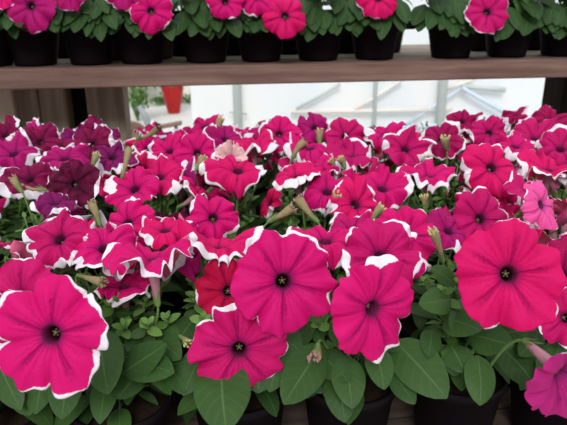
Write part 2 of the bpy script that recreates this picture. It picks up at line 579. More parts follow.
post(px_x(-3, PY - .03), px_x(14.5, PY - .03), PY - 0.03, PY - 0.008, M['wood_light'], 'batten', zt=PZ)
post(px_x(561, PY), px_x(606, PY), PY, PY + 0.09, M['wood_and_gap_dark'], zt=PZ)
post(1.36, 1.45, PY, PY + 0.09, M['wood_post'], zt=PZ)
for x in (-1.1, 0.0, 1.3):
    m = MB(); m.box(rl((x, 0.46, LOW / 2 - .012)), (0.09, 0.09, LOW - 0.024), 0.004); m.build('post', M['wood_low'], rack)

# ------------------------------------------------------------------ petunia flower
def flower_mesh(name, seed, R=0.042, zc=0.30, reflex=0.25, ruffle=0.07, wmin=-0.10, wmax=0.16, bends=(), white=(), tube_bend=0.25, nth=80, nr=18, lobes=None, chaos=0.14, lobvar=0.07, frill=0.03):
    """trumpet flower, face towards +Z, throat at the origin"""
    r = np.random.default_rng(seed)
    th = np.arange(nth) / nth * 2 * np.pi
    ph0 = r.uniform(0, 2 * np.pi)
    # five lobes with unequal size
    cus = np.abs(np.cos(2.5 * (th - ph0)))
    petal = (np.floor((th - ph0) / (2 * np.pi / 5) + 0.5).astype(int)) % 5
    sz = r.uniform(-lobvar, lobvar, 5)
    lobe_sz = np.zeros(nth)
    for k in range(5):
        c = np.cos((th - ph0) - k * 2 * np.pi / 5)
        lobe_sz += sz[k] * np.clip(c, 0, 1) ** 4
    fine = sum(r.uniform(0.006, 0.016) * np.sin(k * th + r.uniform(0, 6.28)) for k in (7, 11, 13, 17, 23))
    if lobes:
        for ang, dd in lobes:
            dth = (th - math.radians(ang) + np.pi) % (2 * np.pi) - np.pi
            lobe_sz += dd * np.exp(-(dth / 0.5) ** 2)
    Rt = R * (0.80 + 0.17 * cus ** 0.42 + 0.03 * np.abs(np.sin(5 * (th - ph0))) ** 0.7 + lobe_sz + fine)
    # white margin width
    w = wmin + (wmax - wmin) * 0.5 * (0.75 + 1.45 * sum(a * np.sin(k * th + r.uniform(0, 6.28)) for k, a in ((1, .45), (2, .4), (3, .35), (5, .5), (7, .3), (10, .25))))
    for ang, width, amt in white:
        dth = (th - math.radians(ang) + np.pi) % (2 * np.pi) - np.pi
        w = w + amt * np.exp(-(dth / math.radians(width)) ** 2)
    w = np.clip(w, -0.2, 0.5)
    rt0 = 0.0058 * R / 0.042
    Lt = 0.036 * R / 0.042
    # tube rings
    P = []; A = []; E = []
    nt = 5
    for i in range(nt):
        s = i / nt
        rr = 0.0017 + (rt0 - 0.0017) * s ** 0.8
        z = -Lt * (1 - s) - 0.004
        off = tube_bend * Lt * (1 - s) ** 2
        P.append(np.stack([rr * np.cos(th), rr * np.sin(th) - off, np.full(nth, z)], 1))
        A.append(np.stack([0.02 * np.cos(th), 0.02 * np.sin(th), np.full(nth, 0.0)], 1)); E.append(np.full(nth, -1.0))
    droop = r.uniform(-0.5, 1.0, 5)
    dz = sum(droop[k] * np.clip(np.cos((th - ph0) - k * 2 * np.pi / 5), 0, 1) ** 3 for k in range(5))
    ks = [(k, r.uniform(0.4, 1.0) * (1.3 if k < 6 else (.8 if k < 8 else 0.45)), r.uniform(0, 6.28)) for k in (2, 3, 5, 7, 9, 11, 14, 18)]
    ruf = sum(a * np.sin(k * th + p) for k, a, p in ks) / 2.0
    ruf_t = sum(a * np.sin((k + 1) * th + p * 1.7) for k, a, p in ks) / 2.5
    frl = np.sin(17 * th + r.uniform(0, 6.28) + 1.5 * np.sin(3 * th)) * (0.6 + 0.4 * np.sin(4 * th + r.uniform(0, 6.28))) + 0.5 * np.sin(26 * th + r.uniform(0, 6.28))
    for i in range(nr + 1):
        t = i / nr
        t = t ** 0.9
        rr = rt0 + (Rt - rt0) * t
        z = zc * R * (0.6 * (1 - (1 - t) ** 2.2) + 0.4 * t) - reflex * R * t ** 2.6
        z = z - 0.20 * R * t ** 1.2 * (1 - cus) ** 2.6 + 0.03 * R * np.sin(t * np.pi) * cus ** 3 - 0.06 * R * np.sin(t * np.pi * .85) * cus ** 30
        z = z + ruffle * R * t ** 1.9 * ruf - chaos * R * t ** 2.0 * dz + frill * R * t ** 7 * frl
        tha = th + 0.05 * ruffle / 0.07 * t ** 3 * ruf_t
        rr = rr * (1 + 0.45 * ruffle * t ** 3 * np.roll(ruf, 3) - 0.25 * chaos * t ** 2 * np.abs(dz))
        P.append(np.stack([rr * np.cos(tha), rr * np.sin(tha), z], 1))
        A.append(np.stack([t * np.cos(th - ph0), t * np.sin(th - ph0), np.full(nth, t + 0.001)], 1))
        E.append(t - (1 - w))
    P = np.array(P); nrow = P.shape[0]
    # crop white only near the real margin
    for ang, c, k in bends:
        a = math.radians(ang); ca, sa = math.cos(a), math.sin(a)
        q = P[..., 0] * ca + P[..., 1] * sa
        pp = -P[..., 0] * sa + P[..., 1] * ca
        z = P[..., 2]
        cc = c * R; kk = k / R
        s = np.maximum(q - cc, 0)
        msk = np.zeros_like(q); msk[nt:] = 1
        s = s * msk
        an = s * kk
        nq = np.where(s > 0, cc + np.sin(an) / kk + (z) * np.sin(an), q)
        nz = np.where(s > 0, z * np.cos(an) - (1 - np.cos(an)) / kk, z)
        P[..., 0] = nq * ca - pp * sa; P[..., 1] = nq * sa + pp * ca; P[..., 2] = nz
    # thickness
    dth = np.roll(P, -1, 1) - np.roll(P, 1, 1)
    dr = np.gradient(P, axis=0)
    N = np.cross(dr, dth); N /= (np.linalg.norm(N, axis=2, keepdims=True) + 1e-12)
    B = P - N * 0.00035
    nv = nrow * nth
    V = np.concatenate([P.reshape(-1, 3), B.reshape(-1, 3)])
    A = np.array(A).reshape(-1, 3); E = np.array(E).reshape(-1)
    A = np.concatenate([A, A]); E = np.concatenate([E, E])
    fs = []; mi = []
    for i in range(nrow - 1):
        for j in range(nth):
            j2 = (j + 1) % nth
            a, b_, c, d = i * nth + j, i * nth + j2, (i + 1) * nth + j2, (i + 1) * nth + j
            fs.append((a, d, c, b_)); mi.append(0)
            fs.append((nv + a, nv + b_, nv + c, nv + d)); mi.append(1)
    i = nrow - 1
    for j in range(nth):
        j2 = (j + 1) % nth
        fs.append((i * nth + j, nv + i * nth + j, nv + i * nth + j2, i * nth + j2)); mi.append(0)
    me = mesh(name, V, fs)
    add_attr(me, 'flat', 'FLOAT_VECTOR', A)
    add_attr(me, 'edge', 'FLOAT', E)
    me.materials.append(M['petal']); me.materials.append(M['petal_under'])
    me.polygons.foreach_set('material_index', mi)
    base = Vector((0, -tube_bend * Lt, -Lt - 0.004))
    return me, base

def _pistil():
    m = MB()
    m.lathe([(0.0, -0.012), (0.0008, -0.012), (0.0008, -0.002), (0.0019, -0.0008), (0.0021, 0.0006), (0.001, 0.0016), (0, 0.0018)], n=10)
    for k in range(5):
        a = k * 1.257 + .3
        x, y = 0.0032 * math.cos(a), 0.0032 * math.sin(a)
        m.tube([(x * .4, y * .4, -0.012), (x, y, -0.0012)], 0.00035, 5)
        m.lathe([(0, -0.0022), (0.0009, -0.0016), (0.0011, -0.0006), (0, 0.0004)], (x, y, 0), 6)
    me = mesh('pistil', [v * 0.72 - Vector((0, 0, 0.0065)) for v in m.v], m.f); me.materials.append(M['stigma']); return me
PISTIL = _pistil()

COLS = {
    'pink': (0.62, 0.004, 0.150), 'rose': (0.52, 0.005, 0.125), 'crimson': (0.50, 0.004, 0.05), 'hot': (0.66, 0.005, 0.125),
    'magenta': (0.42, 0.006, 0.14), 'purple': (0.20, 0.006, 0.10), 'burgundy': (0.07, 0.0015, 0.020), 'wine': (0.19, 0.003, 0.05),
    'light': (0.80, 0.10, 0.36), 'mauve': (0.44, 0.016, 0.17), 'darkrose': (0.36, 0.003, 0.08)}

def stem_mesh(base, out, target):
    """calyx with five sepals on a curved stalk, in the flower's own frame"""
    m = MB()
    base = Vector(base); out = Vector(out).normalized(); target = Vector(target)
    L = (target - base).length
    p1 = base + out * min(0.02, L * 0.4)
    pts = []
    for i in range(8):
        t = i / 7
        pts.append(base * (1 - t) ** 2 + p1 * 2 * t * (1 - t) + target * t * t)
    m.tube(pts, [0.0011, 0.0011, 0.0012, 0.0012, 0.0013, 0.0014, 0.0015, 0.0016], 6)
    m.lathe([(0, -0.003), (0.0018, -0.002), (0.0026, 0.0), (0.0024, 0.003), (0, 0.003)], (0, 0, 0), 8)
    k = len(m.v) - 40
    x = out.orthogonal().normalized(); y = out.cross(x)
    R3 = Matrix((x, y, -out)).transposed()
    for i in range(k, len(m.v)):
        m.v[i] = base + R3 @ m.v[i]
    for s in range(5):
        a = s * 1.2566
        d = R3 @ Vector((math.cos(a), math.sin(a), 0)); f = -out
        w = f.cross(d).normalized()
        b0 = len(m.v)
        for t in range(5):
            q = t / 4
            c = base + d * (0.0022 + 0.0035 * q ** 1.5) + f * (0.013 * q)
            hw = 0.0016 * (1 - q ** 2) + 0.0002
            m.v += [c - w * hw, c + d * 0.0003, c + w * hw]
        for t in range(4):
            a0 = b0 + t * 3
            m.f += [(a0, a0 + 1, a0 + 4, a0 + 3), (a0 + 1, a0 + 2, a0 + 5, a0 + 4)]
    me = mesh('flower_stem', m.v, m.f); me.materials.append(M['calyx'])
    return me

LIB = []
def lib():
    if not LIB:
        r = random.Random(11)
        for k in range(36):
            kind = k % 5
            bends = []
            if kind in (1, 3, 0):
                bends = [(r.uniform(0, 360), r.uniform(0.3, 0.6), r.uniform(-1.8, 2.2))]
            if kind in (4, 2):
                a = r.uniform(0, 360)
                bends = [(a, 0.5, r.uniform(1.0, 2.2)), (a + r.uniform(100, 200), 0.45, r.uniform(-2.0, 1.2))]
            LIB.append(flower_mesh('petunia_bloom', 100 + k, R=0.040, zc=r.uniform(.3, .6), reflex=r.uniform(-.05, .3), ruffle=r.uniform(.2, .38), chaos=r.uniform(.3, .6),
                                   wmin=-0.16 if k % 3 else -0.08, wmax=r.uniform(.22, .42), bends=bends, nth=84, nr=14, frill=.05))
    return LIB

def frame(n, roll, toward=None):
    """rotation whose Z is n; Y chosen near world up / away"""
    n = Vector(n).normalized()
    ref = Vector((0, 0, 1)) if abs(n.z) < 0.92 else Vector((0, 1, 0))
    x = ref.cross(n).normalized()
    y = n.cross(x)
    R = Matrix((x, y, n)).transposed()
    return R @ Matrix.Rotation(roll, 3, 'Z')

def put_flower(plant, me, base, loc, n, roll, color, scale=1.0, stem_to=None, jitter=0.12):
    """a bloom with its throat organs and stalk, child of a plant"""
    pl = plant.location
    loc = Vector(loc) - Vector(pl)
    o = link('flower', me, plant)
    R = frame(n, roll)
    o.location = loc
    o.rotation_euler = R.to_euler()
    o.scale = (scale,) * 3
    j = [1 + rnd.uniform(-jitter, jitter) for _ in range(3)]
    c = COLS[color]
    o.color = (min(1, c[0] * j[0]), c[1] * j[1], c[2] * j[2], 1)
    if me.name.startswith('petunia_bloom') and jitter < .1:
        nm = {'crimson': 'dark crimson flower', 'mauve': 'mauve trumpet-shaped flower', 'light': 'light pink flower'}.get(color)
        if nm: o['label'] = nm
    p = link('pistil', PISTIL, o)
    p.location = (0, 0, 0.0)
    if stem_to is None:
        stem_to = Vector((loc.x * 0.3, loc.y * 0.3, HP + 0.01))
    tgt = (R.transposed() @ (Vector(stem_to) - loc)) / scale
    s = link('flower_stem', stem_mesh(base, (0, -0.35, -1), tgt), o)
    return o

def wilted_mesh(seed, L=0.034, col2='wilt_pink'):
    """spent flower tube standing along +Z with a shrivelled lip; two materials"""
    r = random.Random(seed)
    m = MB()
    bx, by = r.uniform(-.15, .15) * L, r.uniform(-.15, .15) * L
    prof = [(0.0, .0017), (.15, .0024), (.35, .0030), (.55, .0040), (.75, .0052), (.88, .0056), (0.95, .0048)]
    m.tube([(bx * math.sin(s * 3), by * s * s, L * s) for s, _ in prof], [q for _, q in prof], 12)
    nf = len(m.f)
    for k in range(9):
        a = k * 0.7 + r.uniform(-.2, .2)
        c = Vector((math.cos(a) * .0040, by + math.sin(a) * .0040, L * 0.90))
        e = c + Vector((math.cos(a) * r.uniform(.0005, .003), math.sin(a) * r.uniform(.0005, .003), r.uniform(.002, .006)))
        mid = (c + e) / 2 + Vector((r.uniform(-.002, .002), r.uniform(-.002, .002), 0))
        m.tube([c, mid, e], [.0013, .0015, .0004], 6)
    me = mesh('wilted_bloom', m.v, m.f)
    me.materials.append(M['wilt']); me.materials.append(M[col2])
    me.polygons.foreach_set('material_index', [0] * nf + [1] * (len(m.f) - nf))
    return me

def put_wilted(plant, p0, p1, seed, tip='wilt_pink', name='wilted_flower', fat=1.0):
    """tube from p0 (calyx end) to p1 (lip)"""
    d = Vector(p1) - Vector(p0); L = d.length
    o = link(name, wilted_mesh(seed, L, tip), plant)
    o.location = Vector(p0) - Vector(plant.location)
    o.rotation_euler = frame(d, seed).to_euler()
    o.scale = (fat, fat, 1)
    tgt = Vector((o.location.x * .3, o.location.y * .3, HP + .01))
    R = frame(d, seed)
    q = R.transposed() @ (tgt - o.location)
    link('flower_stem', stem_mesh((0, 0, 0.001), (0, 0, -1), (q.x / fat, q.y / fat, q.z)), o)
    return o

# ------------------------------------------------------------------ pots and foliage
def pot_mesh(r1, r0, h, mat, name):
    m = MB()
    m.lathe([(0, 0.0), (r0 - .006, 0.0), (r0 - .001, 0.002), (r0, 0.007), (r1 - .003, h - .012), (r1, h - .011), (r1 + .0012, h - .001), (r1, h), (r1 - .002, h), (r1 - .004, h - .012), (0, h - .0125)], n=48)
    me = mesh(name, m.v, m.f); me.materials.append(mat); return me
POTU = pot_mesh(0.053, 0.039, 0.078, M['pot'], 'pot')
POT = pot_mesh(0.049, 0.037, HP, M['pot'], 'pot')
POTB = pot_mesh(0.040, 0.028, 0.075, M['pot_brown'], 'pot')
_m = MB(); _m.lathe([(0, 0), (0.044, 0), (0.044, 0.003), (0.03, 0.005), (0, 0.006)], n=32)
SOIL = mesh('soil', _m.v, _m.f); SOIL.materials.append(M['soil'])

def shoot(lv, r, p0, p1, k, L, W, mat=1):
    p0 = Vector(p0); p1 = Vector(p1)
    mid = (p0 + p1) / 2 + Vector((r.gauss(0, .006), r.gauss(0, .006), 0.004))
    pts = [p0 * (1 - t) ** 2 + mid * 2 * t * (1 - t) + p1 * t * t for t in (0, .25, .5, .75, 1)]
    lv.stem(pts, 0.0017, 0.0010)
    a = r.uniform(0, 6.28)
    for i in range(k):
        t = 0.30 + 0.7 * i / (k - 1)
        p = pts[0] * (1 - t) ** 2 + mid * 2 * t * (1 - t) + p1 * t * t
        a += 2.4
        s = 1.0 - 0.62 * max(0, (t - 0.45) / 0.55)
        el = 0.15 + 1.3 * max(0, (t - 0.6) / 0.4)
        d = Vector((math.cos(a), math.sin(a), el + r.gauss(0, .15)))
        ax = (p1 - p0).normalized()
        lv.leaf(p, d, ax, L * s * r.uniform(.85, 1.15), W * s, r.uniform(.3, .9), 6, 4, shoot=mat if t > .55 else 0)

def foliage(seed, top=0.085, nshoot=9, nskirt=14, big=0.046, spread=0.05):
    r = random.Random(seed); lv = Leaves(r)
    for k in range(nshoot):
        a = r.uniform(0, 6.28); q = spread * r.random() ** .5
        e = (q * math.cos(a), q * math.sin(a), HP + top * r.uniform(.55, 1.0) * (1 - 3 * q * q / .01 * .3))
        shoot(lv, r, (e[0] * .2, e[1] * .2, HP - .008), e, r.randint(8, 12), r.uniform(.020, .028), r.uniform(.011, .015))
    for k in range(nskirt):
        a = 2 * math.pi * k / nskirt + r.gauss(0, .2)
        z = HP + r.uniform(0.0, .045)
        L = big * r.uniform(.75, 1.2)
        d = Vector((math.cos(a), math.sin(a), r.uniform(-.1, .5)))
        p = Vector((math.cos(a) * .016, math.sin(a) * .016, z))
        lv.stem([(0, 0, HP - .008), (p.x * .5, p.y * .5, z * .98), p + d * .012], .0016, .0010)
        lv.leaf(p + d * .010, d, (0, 0, 1), L, L * r.uniform(.5, .62), r.uniform(.8, 1.7), 8, 4)
    return lv

def make_plant(x, y, z, label, fol, group=None, pot=POT, soil=True):
    root = empty('potted_petunia', (x, y, z), label, 'potted plant', group)
    link('pot', pot, root)
    if soil:
        s = link('soil', SOIL, root); s.location = (0, 0, HP - .0128)
        if pot is POTU:
            s.location.z = 0.0652; s.scale = (1.07, 1.07, 1)
        if pot is POTB:
            s.location.z = 0.0625; s.scale = (.8, .8, 1)
    link('foliage', fol, root)
    return root

# ------------------------------------------------------------------ the lower bed of potted petunias
ref = at(350, 385, 0.605)
X0, Y0 = ref.x, ref.y
NROW = 7
ORD = ['front', 'second', 'third', 'fourth', 'fifth', 'sixth', 'back']
NUM = ['first', 'second', 'third', 'fourth', 'fifth', 'sixth', 'seventh', 'eighth', 'ninth', 'tenth', 'eleventh', 'twelfth', 'thirteenth', 'fourteenth']
GAPS = [(235, 222, 24), (315, 222, 30), (24, 200, 28), (420, 196, 26), (300, 205, 16), (152, 198, 14), (440, 182, 16), (262, 178, 12), (100, 205, 14), (375, 160, 10), (410, 345, 60), (150, 325, 55), (120, 150, 14), (330, 360, 60), (466, 350, 60), (265, 385, 60)]

# handmade front foliage: (base px, py, depth) -> (tip px, py, depth), width in px, tone
def hleaf(lv, origin, b, t, w, tone=0.5, droop=0.5, shoot_=0, facing=(0.0, 0.35, 1.0)):
    p = at(*b) - origin; q = at(*t) - origin
    L = (q - p).length
    d = (q - p).normalized()
    up = face(*facing)
    dm = (b[2] + t[2]) / 2
    up2 = (up - d * up.dot(d)).normalized()
    d0 = (d + up2 * (droop * 0.5)).normalized()
    lv.leaf(p, d0, up2, L * 1.04, w * dm / F, droop, 12, 8, tone, shoot_, 0.18, 0.5)

FRONT_LEAVES = {
 # key = column offset from the pot seen at x=350
 -3: [((-5, 350, .53), (20, 408, .50), 34, .5), ((28, 330, .55), (2, 385, .52), 36, .3), ((20, 380, .53), (30, 414, .51), 30, .6)],
 -2: [((100, 330, .53), (108, 392, .49), 45, .65), ((70, 360, .52), (62, 417, .49), 38, .45), ((122, 375, .53), (165, 345, .50), 34, .35),
      ((118, 355, .54), (172, 372, .50), 40, .55), ((165, 352, .54), (185, 393, .51), 28, .4), ((150, 330, .55), (180, 358, .52), 32, .5), ((140, 372, .54), (118, 398, .51), 30, .15),
      ((50, 358, .54), (36, 412, .50), 36, .5), ((150, 322, .55), (128, 350, .52), 26, .4)],
 -1: [((220, 360, .51), (226, 430, .46), 60, .42), ((205, 345, .54), (184, 394, .51), 32, .5), ((262, 350, .53), (258, 392, .50), 44, .35), ((285, 335, .53), (270, 390, .50), 34, .4),
      ((275, 325, .55), (300, 352, .52), 30, .3), ((240, 330, .55), (205, 352, .52), 34, .3), ((300, 315, .56), (282, 350, .53), 28, .45), ((196, 315, .56), (176, 345, .53), 28, .3)],
 0: [((322, 345, .53), (285, 402, .49), 44, .42), ((345, 355, .52), (352, 407, .49), 36, .5), ((335, 370, .53), (345, 421, .50), 34, .35), ((375, 345, .52), (384, 388, .49), 30, .5),
     ((318, 352, .54), (348, 380, .50), 34, .3), ((330, 325, .54), (366, 345, .51), 32, .45), ((395, 340, .54), (445, 396, .50), 50, .55), ((392, 372, .53), (414, 403, .51), 24, .35),
     ((360, 322, .55), (335, 345, .52), 28, .35), ((310, 325, .55), (290, 345, .53), 24, .4), ((368, 330, .55), (398, 350, .52), 26, .3), ((300, 360, .55), (322, 392, .53), 30, .2)],
 1: [((478, 355, .53), (480, 404, .50), 34, .65), ((452, 300, .55), (420, 304, .52), 30, .75), ((445, 318, .55), (480, 330, .51), 36, .6), ((470, 335, .54), (512, 345, .51), 36, .45),
     ((432, 330, .55), (428, 356, .52), 24, .35), ((450, 345, .54), (465, 372, .52), 34, .35), ((455, 285, .56), (432, 268, .54), 22, .6), ((440, 352, .54), (404, 372, .52), 34, .5),
     ((500, 345, .55), (535, 385, .53), 36, .15), ((470, 300, .56), (452, 330, .53), 26, .5), ((490, 335, .56), (528, 330, .53), 26, .25), ((462, 372, .55), (442, 352, .53), 24, .7)],
 2: [((560, 340, .54), (545, 395, .52), 36, .2), ((575, 330, .55), (590, 385, .52), 38, .4), ((540, 330, .56), (520, 355, .53), 28, .2)],
 3: [], -4: [],
}
FRONT_SHOOTS = {
 -2: [((150, 345, .55), (150, 322, .51)), ((168, 340, .56), (166, 318, .53)), ((130, 350, .56), (124, 325, .52)), ((112, 325, .57), (118, 300, .54)), ((150, 330, .57), (146, 300, .56))],
 -1: [((215, 330, .57), (205, 322, .53)), ((190, 320, .57), (192, 298, .56)), ((258, 330, .57), (262, 318, .54))],
 0: [((345, 335, .56), (350, 318, .52)), ((335, 330, .57), (330, 310, .55)), ((380, 330, .57), (352, 296, .56)), ((318, 335, .57), (322, 322, .53))],
 1: [((450, 320, .57), (442, 290, .54)), ((458, 310, .57), (448, 275, .56)), ((430, 300, .58), (425, 280, .57)), ((470, 325, .57), (475, 308, .55))],
}

FOL = [foliage(300 + k, top=0.118, nshoot=15, spread=0.055).mesh('foliage') for k in range(8)]

plants = {}
RANGE = []
for rI in range(NROW):
    Y = Y0 + CEL * rI
    row = []
    for cI in range(-8, 12):
        X = X0 + CEL * cI
        px, py, d = proj((X, Y, CAN))
        if -50 < px < 567 + 50:
            row.append((cI, X, Y, px, py))
    RANGE.append(row)

def kind_of(px, py):
    if px < 138 and py < 222: return 'purple'
    if px > 430 and py < 150: return 'deep'
    return 'pink'
COLTXT = {'purple': 'burgundy and purple petunia with white edges', 'deep': 'deep rose petunia with white edges', 'pink': 'hot pink petunia with white edges'}

for rI, row in enumerate(RANGE):
    inview = [q for q in row]
    for k, (cI, X, Y, px, py) in enumerate(row):
        x = X + rnd.uniform(-.003, .003); y = Y + rnd.uniform(-.003, .003)
        kd = kind_of(px, py)
        rowtxt = 'back row' if rI == NROW - 1 else ORD[rI] + ' row'
        place = NUM[k] + ' pot from left in ' + rowtxt + ', lower shelf'
        lab = COLTXT[kd] + ', ' + place
        if rI == 0:
            lv = foliage(900 + cI, top=0.085, nshoot=8, nskirt=13, big=0.046)
            o = Vector((x, y, LOW))
            for (b_, t_, w_, tn) in FRONT_LEAVES.get(cI, []):
                hleaf(lv, o, b_, t_, w_, tn, rnd.uniform(.25, .7))
            rr = random.Random(77 + cI)
            for (p0, p1) in FRONT_SHOOTS.get(cI, []):
                shoot(lv, rr, at(*p0) - o, at(*p1) - o, 10, 0.019, 0.012)
            fol = lv.mesh('foliage')
        else:
            fol = FOL[(rI * 5 + cI * 3) % 8]
        plants[(rI, cI)] = make_plant(x, y, LOW, lab, fol, 'potted petunias on the lower shelf')
        if rI > 0:
            plants[(rI, cI)].rotation_euler.z = 0.0
        plants[(rI, cI)]['_k'] = kd

def owner(p):
    best = None
    for key, o in plants.items():
        d = (o.location.x - p[0]) ** 2 + (o.location.y - (p[1] + 0.03)) ** 2
        if best is None or d < best[0]:
            best = (d, o)
    return best[1]

# hand-placed blooms: px, py of the throat, depth, diameter px, facing (right, up, toward), colour, shape options
H = []
def hero(px, py, d, dia, fac, col, seed, **kw):
    R = dia * d / F / 2 / 0.95
    p = at(px, py, d)
    kw.setdefault('chaos', .12 if (py > 262 and fac[1] < .3) else (.40 if fac[1] > .55 else .22))
    if fac[1] > .4: kw['ruffle'] = kw.get('ruffle', .1) * 1.7; kw['wmax'] = kw.get('wmax', .1) + .05; kw['reflex'] = kw.get('reflex', .3) * .6; kw['zc'] = .42
    else: kw['ruffle'] = kw.get('ruffle', .1) * 1.25
    if d > .57:
        hr = random.Random(seed * 7)
        R *= .87
        kw['chaos'] *= 1.35; kw['frill'] = .05
        if fac[1] > .3:
            kw['bends'] = list(kw.get('bends', ())) + [(hr.uniform(200, 340), hr.uniform(.4, .7), hr.uniform(.6, 1.8)), (hr.uniform(0, 180), hr.uniform(.35, .7), hr.uniform(-1.4, 1.0))]
            kw['ruffle'] *= 1.25
        kw['white'] = list(kw.get('white', ())) + [(hr.uniform(0, 360), hr.uniform(14, 28), hr.uniform(.12, .26)), (hr.uniform(180, 360), hr.uniform(14, 26), hr.uniform(.12, .26))]
    else:
        kw.setdefault('lobvar', .03)
    me, base = flower_mesh('petunia_bloom', seed, R=R, nth=kw.pop('nth', 130), nr=kw.pop('nr', 26), **kw)
    H.append((px, py, d, dia))
    n = face(*fac)
    o = owner(p)
    put_flower(o, me, base, p, n, 0.0, col, 1.0, jitter=0.04)

# front
hero(52, 334, .440, 118, (-.05, .02, 1), 'pink', 104, zc=.22, reflex=.12, ruffle=.055, wmin=.0, wmax=.07, frill=.02, white=[(345, 22, .10), (50, 25, .06), (150, 16, .10), (190, 12, .09), (265, 22, .05)])
hero(239, 349, .500, 96, (.05, -.05, 1), 'rose', 2, zc=.24, reflex=.12, ruffle=.10, wmin=-.10, wmax=.03, white=[(40, 25, .16), (110, 25, .12), (320, 22, .20), (175, 18, .12), (275, 10, .08)], bends=[(325, .62, 1.3)])
hero(228, 291, .560, 66, (.1, .15, 1), 'crimson', 3, zc=.26, reflex=.12, ruffle=.06, wmin=-.1, wmax=.02, white=[(185, 20, .24), (115, 15, .08)])
hero(283, 281, .490, 100, (.12, .05, 1), 'pink', 4, zc=.26, reflex=.16, ruffle=.07, wmin=-.10, wmax=.03, white=[(330, 20, .10), (70, 25, .12), (230, 14, .07), (280, 10, .05)], lobes=[(270, .10), (90, .05)])
hero(372, 308, .480, 98, (.5, -.18, 1), 'pink', 5, zc=.22, reflex=.14, ruffle=.08, wmin=-.1, wmax=.02, white=[(75, 18, .26), (275, 14, .24), (330, 14, .10)], lobes=[(280, .14), (70, .06)])
hero(380, 258, .530, 80, (.05, .45, 1), 'rose', 6, zc=.25, reflex=.35, ruffle=.07, wmin=-.1, wmax=.08, white=[(205, 22, .14), (330, 20, .12)], bends=[(270, .35, .6)])
hero(508, 274, .470, 104, (-.08, .08, 1), 'hot', 7, zc=.28, reflex=.14, ruffle=.055, wmin=-.12, wmax=-.02, white=[(255, 16, .14), (330, 16, .14), (160, 12, .05)], lobes=[(250, .08), (320, .06)])
hero(557, 369, .440, 88, (.42, -.5, .9), 'mauve', 8, zc=.55, reflex=.12, ruffle=.10, wmin=-.10, wmax=.0, tube_bend=.0, bends=[(170, .5, 1.0)])
hero(22, 298, .530, 80, (-.1, .25, 1), 'rose', 9, zc=.28, reflex=.18, ruffle=.06, wmin=-.12, wmax=.03, white=[(80, 18, .10)])
hero(152, 262, .540, 84, (-.12, 1.1, .30), 'pink', 10, zc=.45, reflex=.35, ruffle=.20, wmin=.02, wmax=.16, white=[(270, 40, .08)])
hero(124, 288, .565, 60, (.0, 1.0, .45), 'pink', 11, zc=.4, reflex=.4, ruffle=.18, wmin=.0, wmax=.16)
hero(60, 240, .580, 78, (-.2, .55, 1), 'rose', 12, zc=.3, reflex=.35, ruffle=.09, wmin=-.06, wmax=.12, white=[(180, 25, .28), (330, 30, .12)])
hero(105, 250, .570, 72, (.25, .8, .75), 'pink', 13, zc=.3, reflex=.45, ruffle=.1, wmin=0, wmax=.15, white=[(250, 30, .12)])
hero(218, 250, .580, 84, (.1, 1.1, .25), 'hot', 14, zc=.3, reflex=.35, ruffle=.14, wmin=.02, wmax=.14, white=[(350, 30, .18)])
hero(325, 243, .570, 74, (-.05, .9, .45), 'pink', 15, zc=.3, reflex=.35, ruffle=.14, wmin=.0, wmax=.16, white=[(100, 30, .16)])
hero(352, 232, .590, 62, (.1, .8, .6), 'rose', 16, zc=.3, reflex=.3, ruffle=.12, wmin=.0, wmax=.20, white=[(90, 40, .16)])
hero(4, 318, .50, 60, (-.3, .3, 1), 'magenta', 17, zc=.3, reflex=.3, ruffle=.12, wmin=.0, wmax=.16, white=[(0, 20, .2)])
hero(566, 318, .52, 60, (-.1, .1, 1), 'rose', 18, zc=.3, reflex=.2, ruffle=.08, wmin=-.1, wmax=.1)
hero(562, 275, .56, 70, (-.1, .5, 1), 'darkrose', 19, zc=.3, reflex=.3, ruffle=.08, wmin=-.1, wmax=.1)
hero(165, 232, .60, 62, (.0, 1.0, .5), 'hot', 20, zc=.3, reflex=.4, ruffle=.14, wmin=.0, wmax=.16, white=[(95, 20, .16)])
hero(398, 262, .57, 56, (.45, .5, 1), 'pink', 46, zc=.3, reflex=.4, ruffle=.1, wmin=.0, wmax=.15, white=[(340, 30, .14)])
# second band
hero(405, 236, .600, 72, (.05, .25, 1), 'pink', 21, zc=.3, reflex=.2, ruffle=.06, wmin=-.12, wmax=.02)
hero(480, 219, .660, 72, (.12, .22, 1), 'rose', 22, zc=.3, reflex=.22, ruffle=.06, wmin=-.1, wmax=.04, white=[(20, 20, .12)])
hero(448, 232, .640, 56, (.2, .7, .8), 'magenta', 23, zc=.3, reflex=.35, ruffle=.06, wmin=-.1, wmax=.04)
hero(540, 205, .600, 60, (.6, .2, .8), 'light', 24, zc=.35, reflex=.25, ruffle=.10, wmin=-.1, wmax=.04, bends=[(200, .3, 1.2)])
hero(213, 218, .640, 64, (.15, .3, 1), 'pink', 25, zc=.28, reflex=.25, ruffle=.07, wmin=-.1, wmax=.05, white=[(300, 15, .22), (30, 14, .16), (140, 16, .14)])
hero(128, 224, .640, 64, (-.2, .35, 1), 'pink', 26, zc=.28, reflex=.25, ruffle=.07, wmin=-.1, wmax=.04)
hero(135, 190, .720, 62, (-.15, .6, .9), 'pink', 27, zc=.28, reflex=.3, ruffle=.07, wmin=-.1, wmax=.1, white=[(190, 25, .25)])
hero(160, 178, .76, 56, (.1, .8, .8), 'hot', 28, zc=.28, reflex=.3, ruffle=.08, wmin=-.05, wmax=.1)
hero(327, 193, .740, 62, (.02, .75, .75), 'pink', 29, zc=.32, reflex=.3, ruffle=.08, wmin=-.1, wmax=.04, white=[(270, 45, .26), (10, 22, .16)])
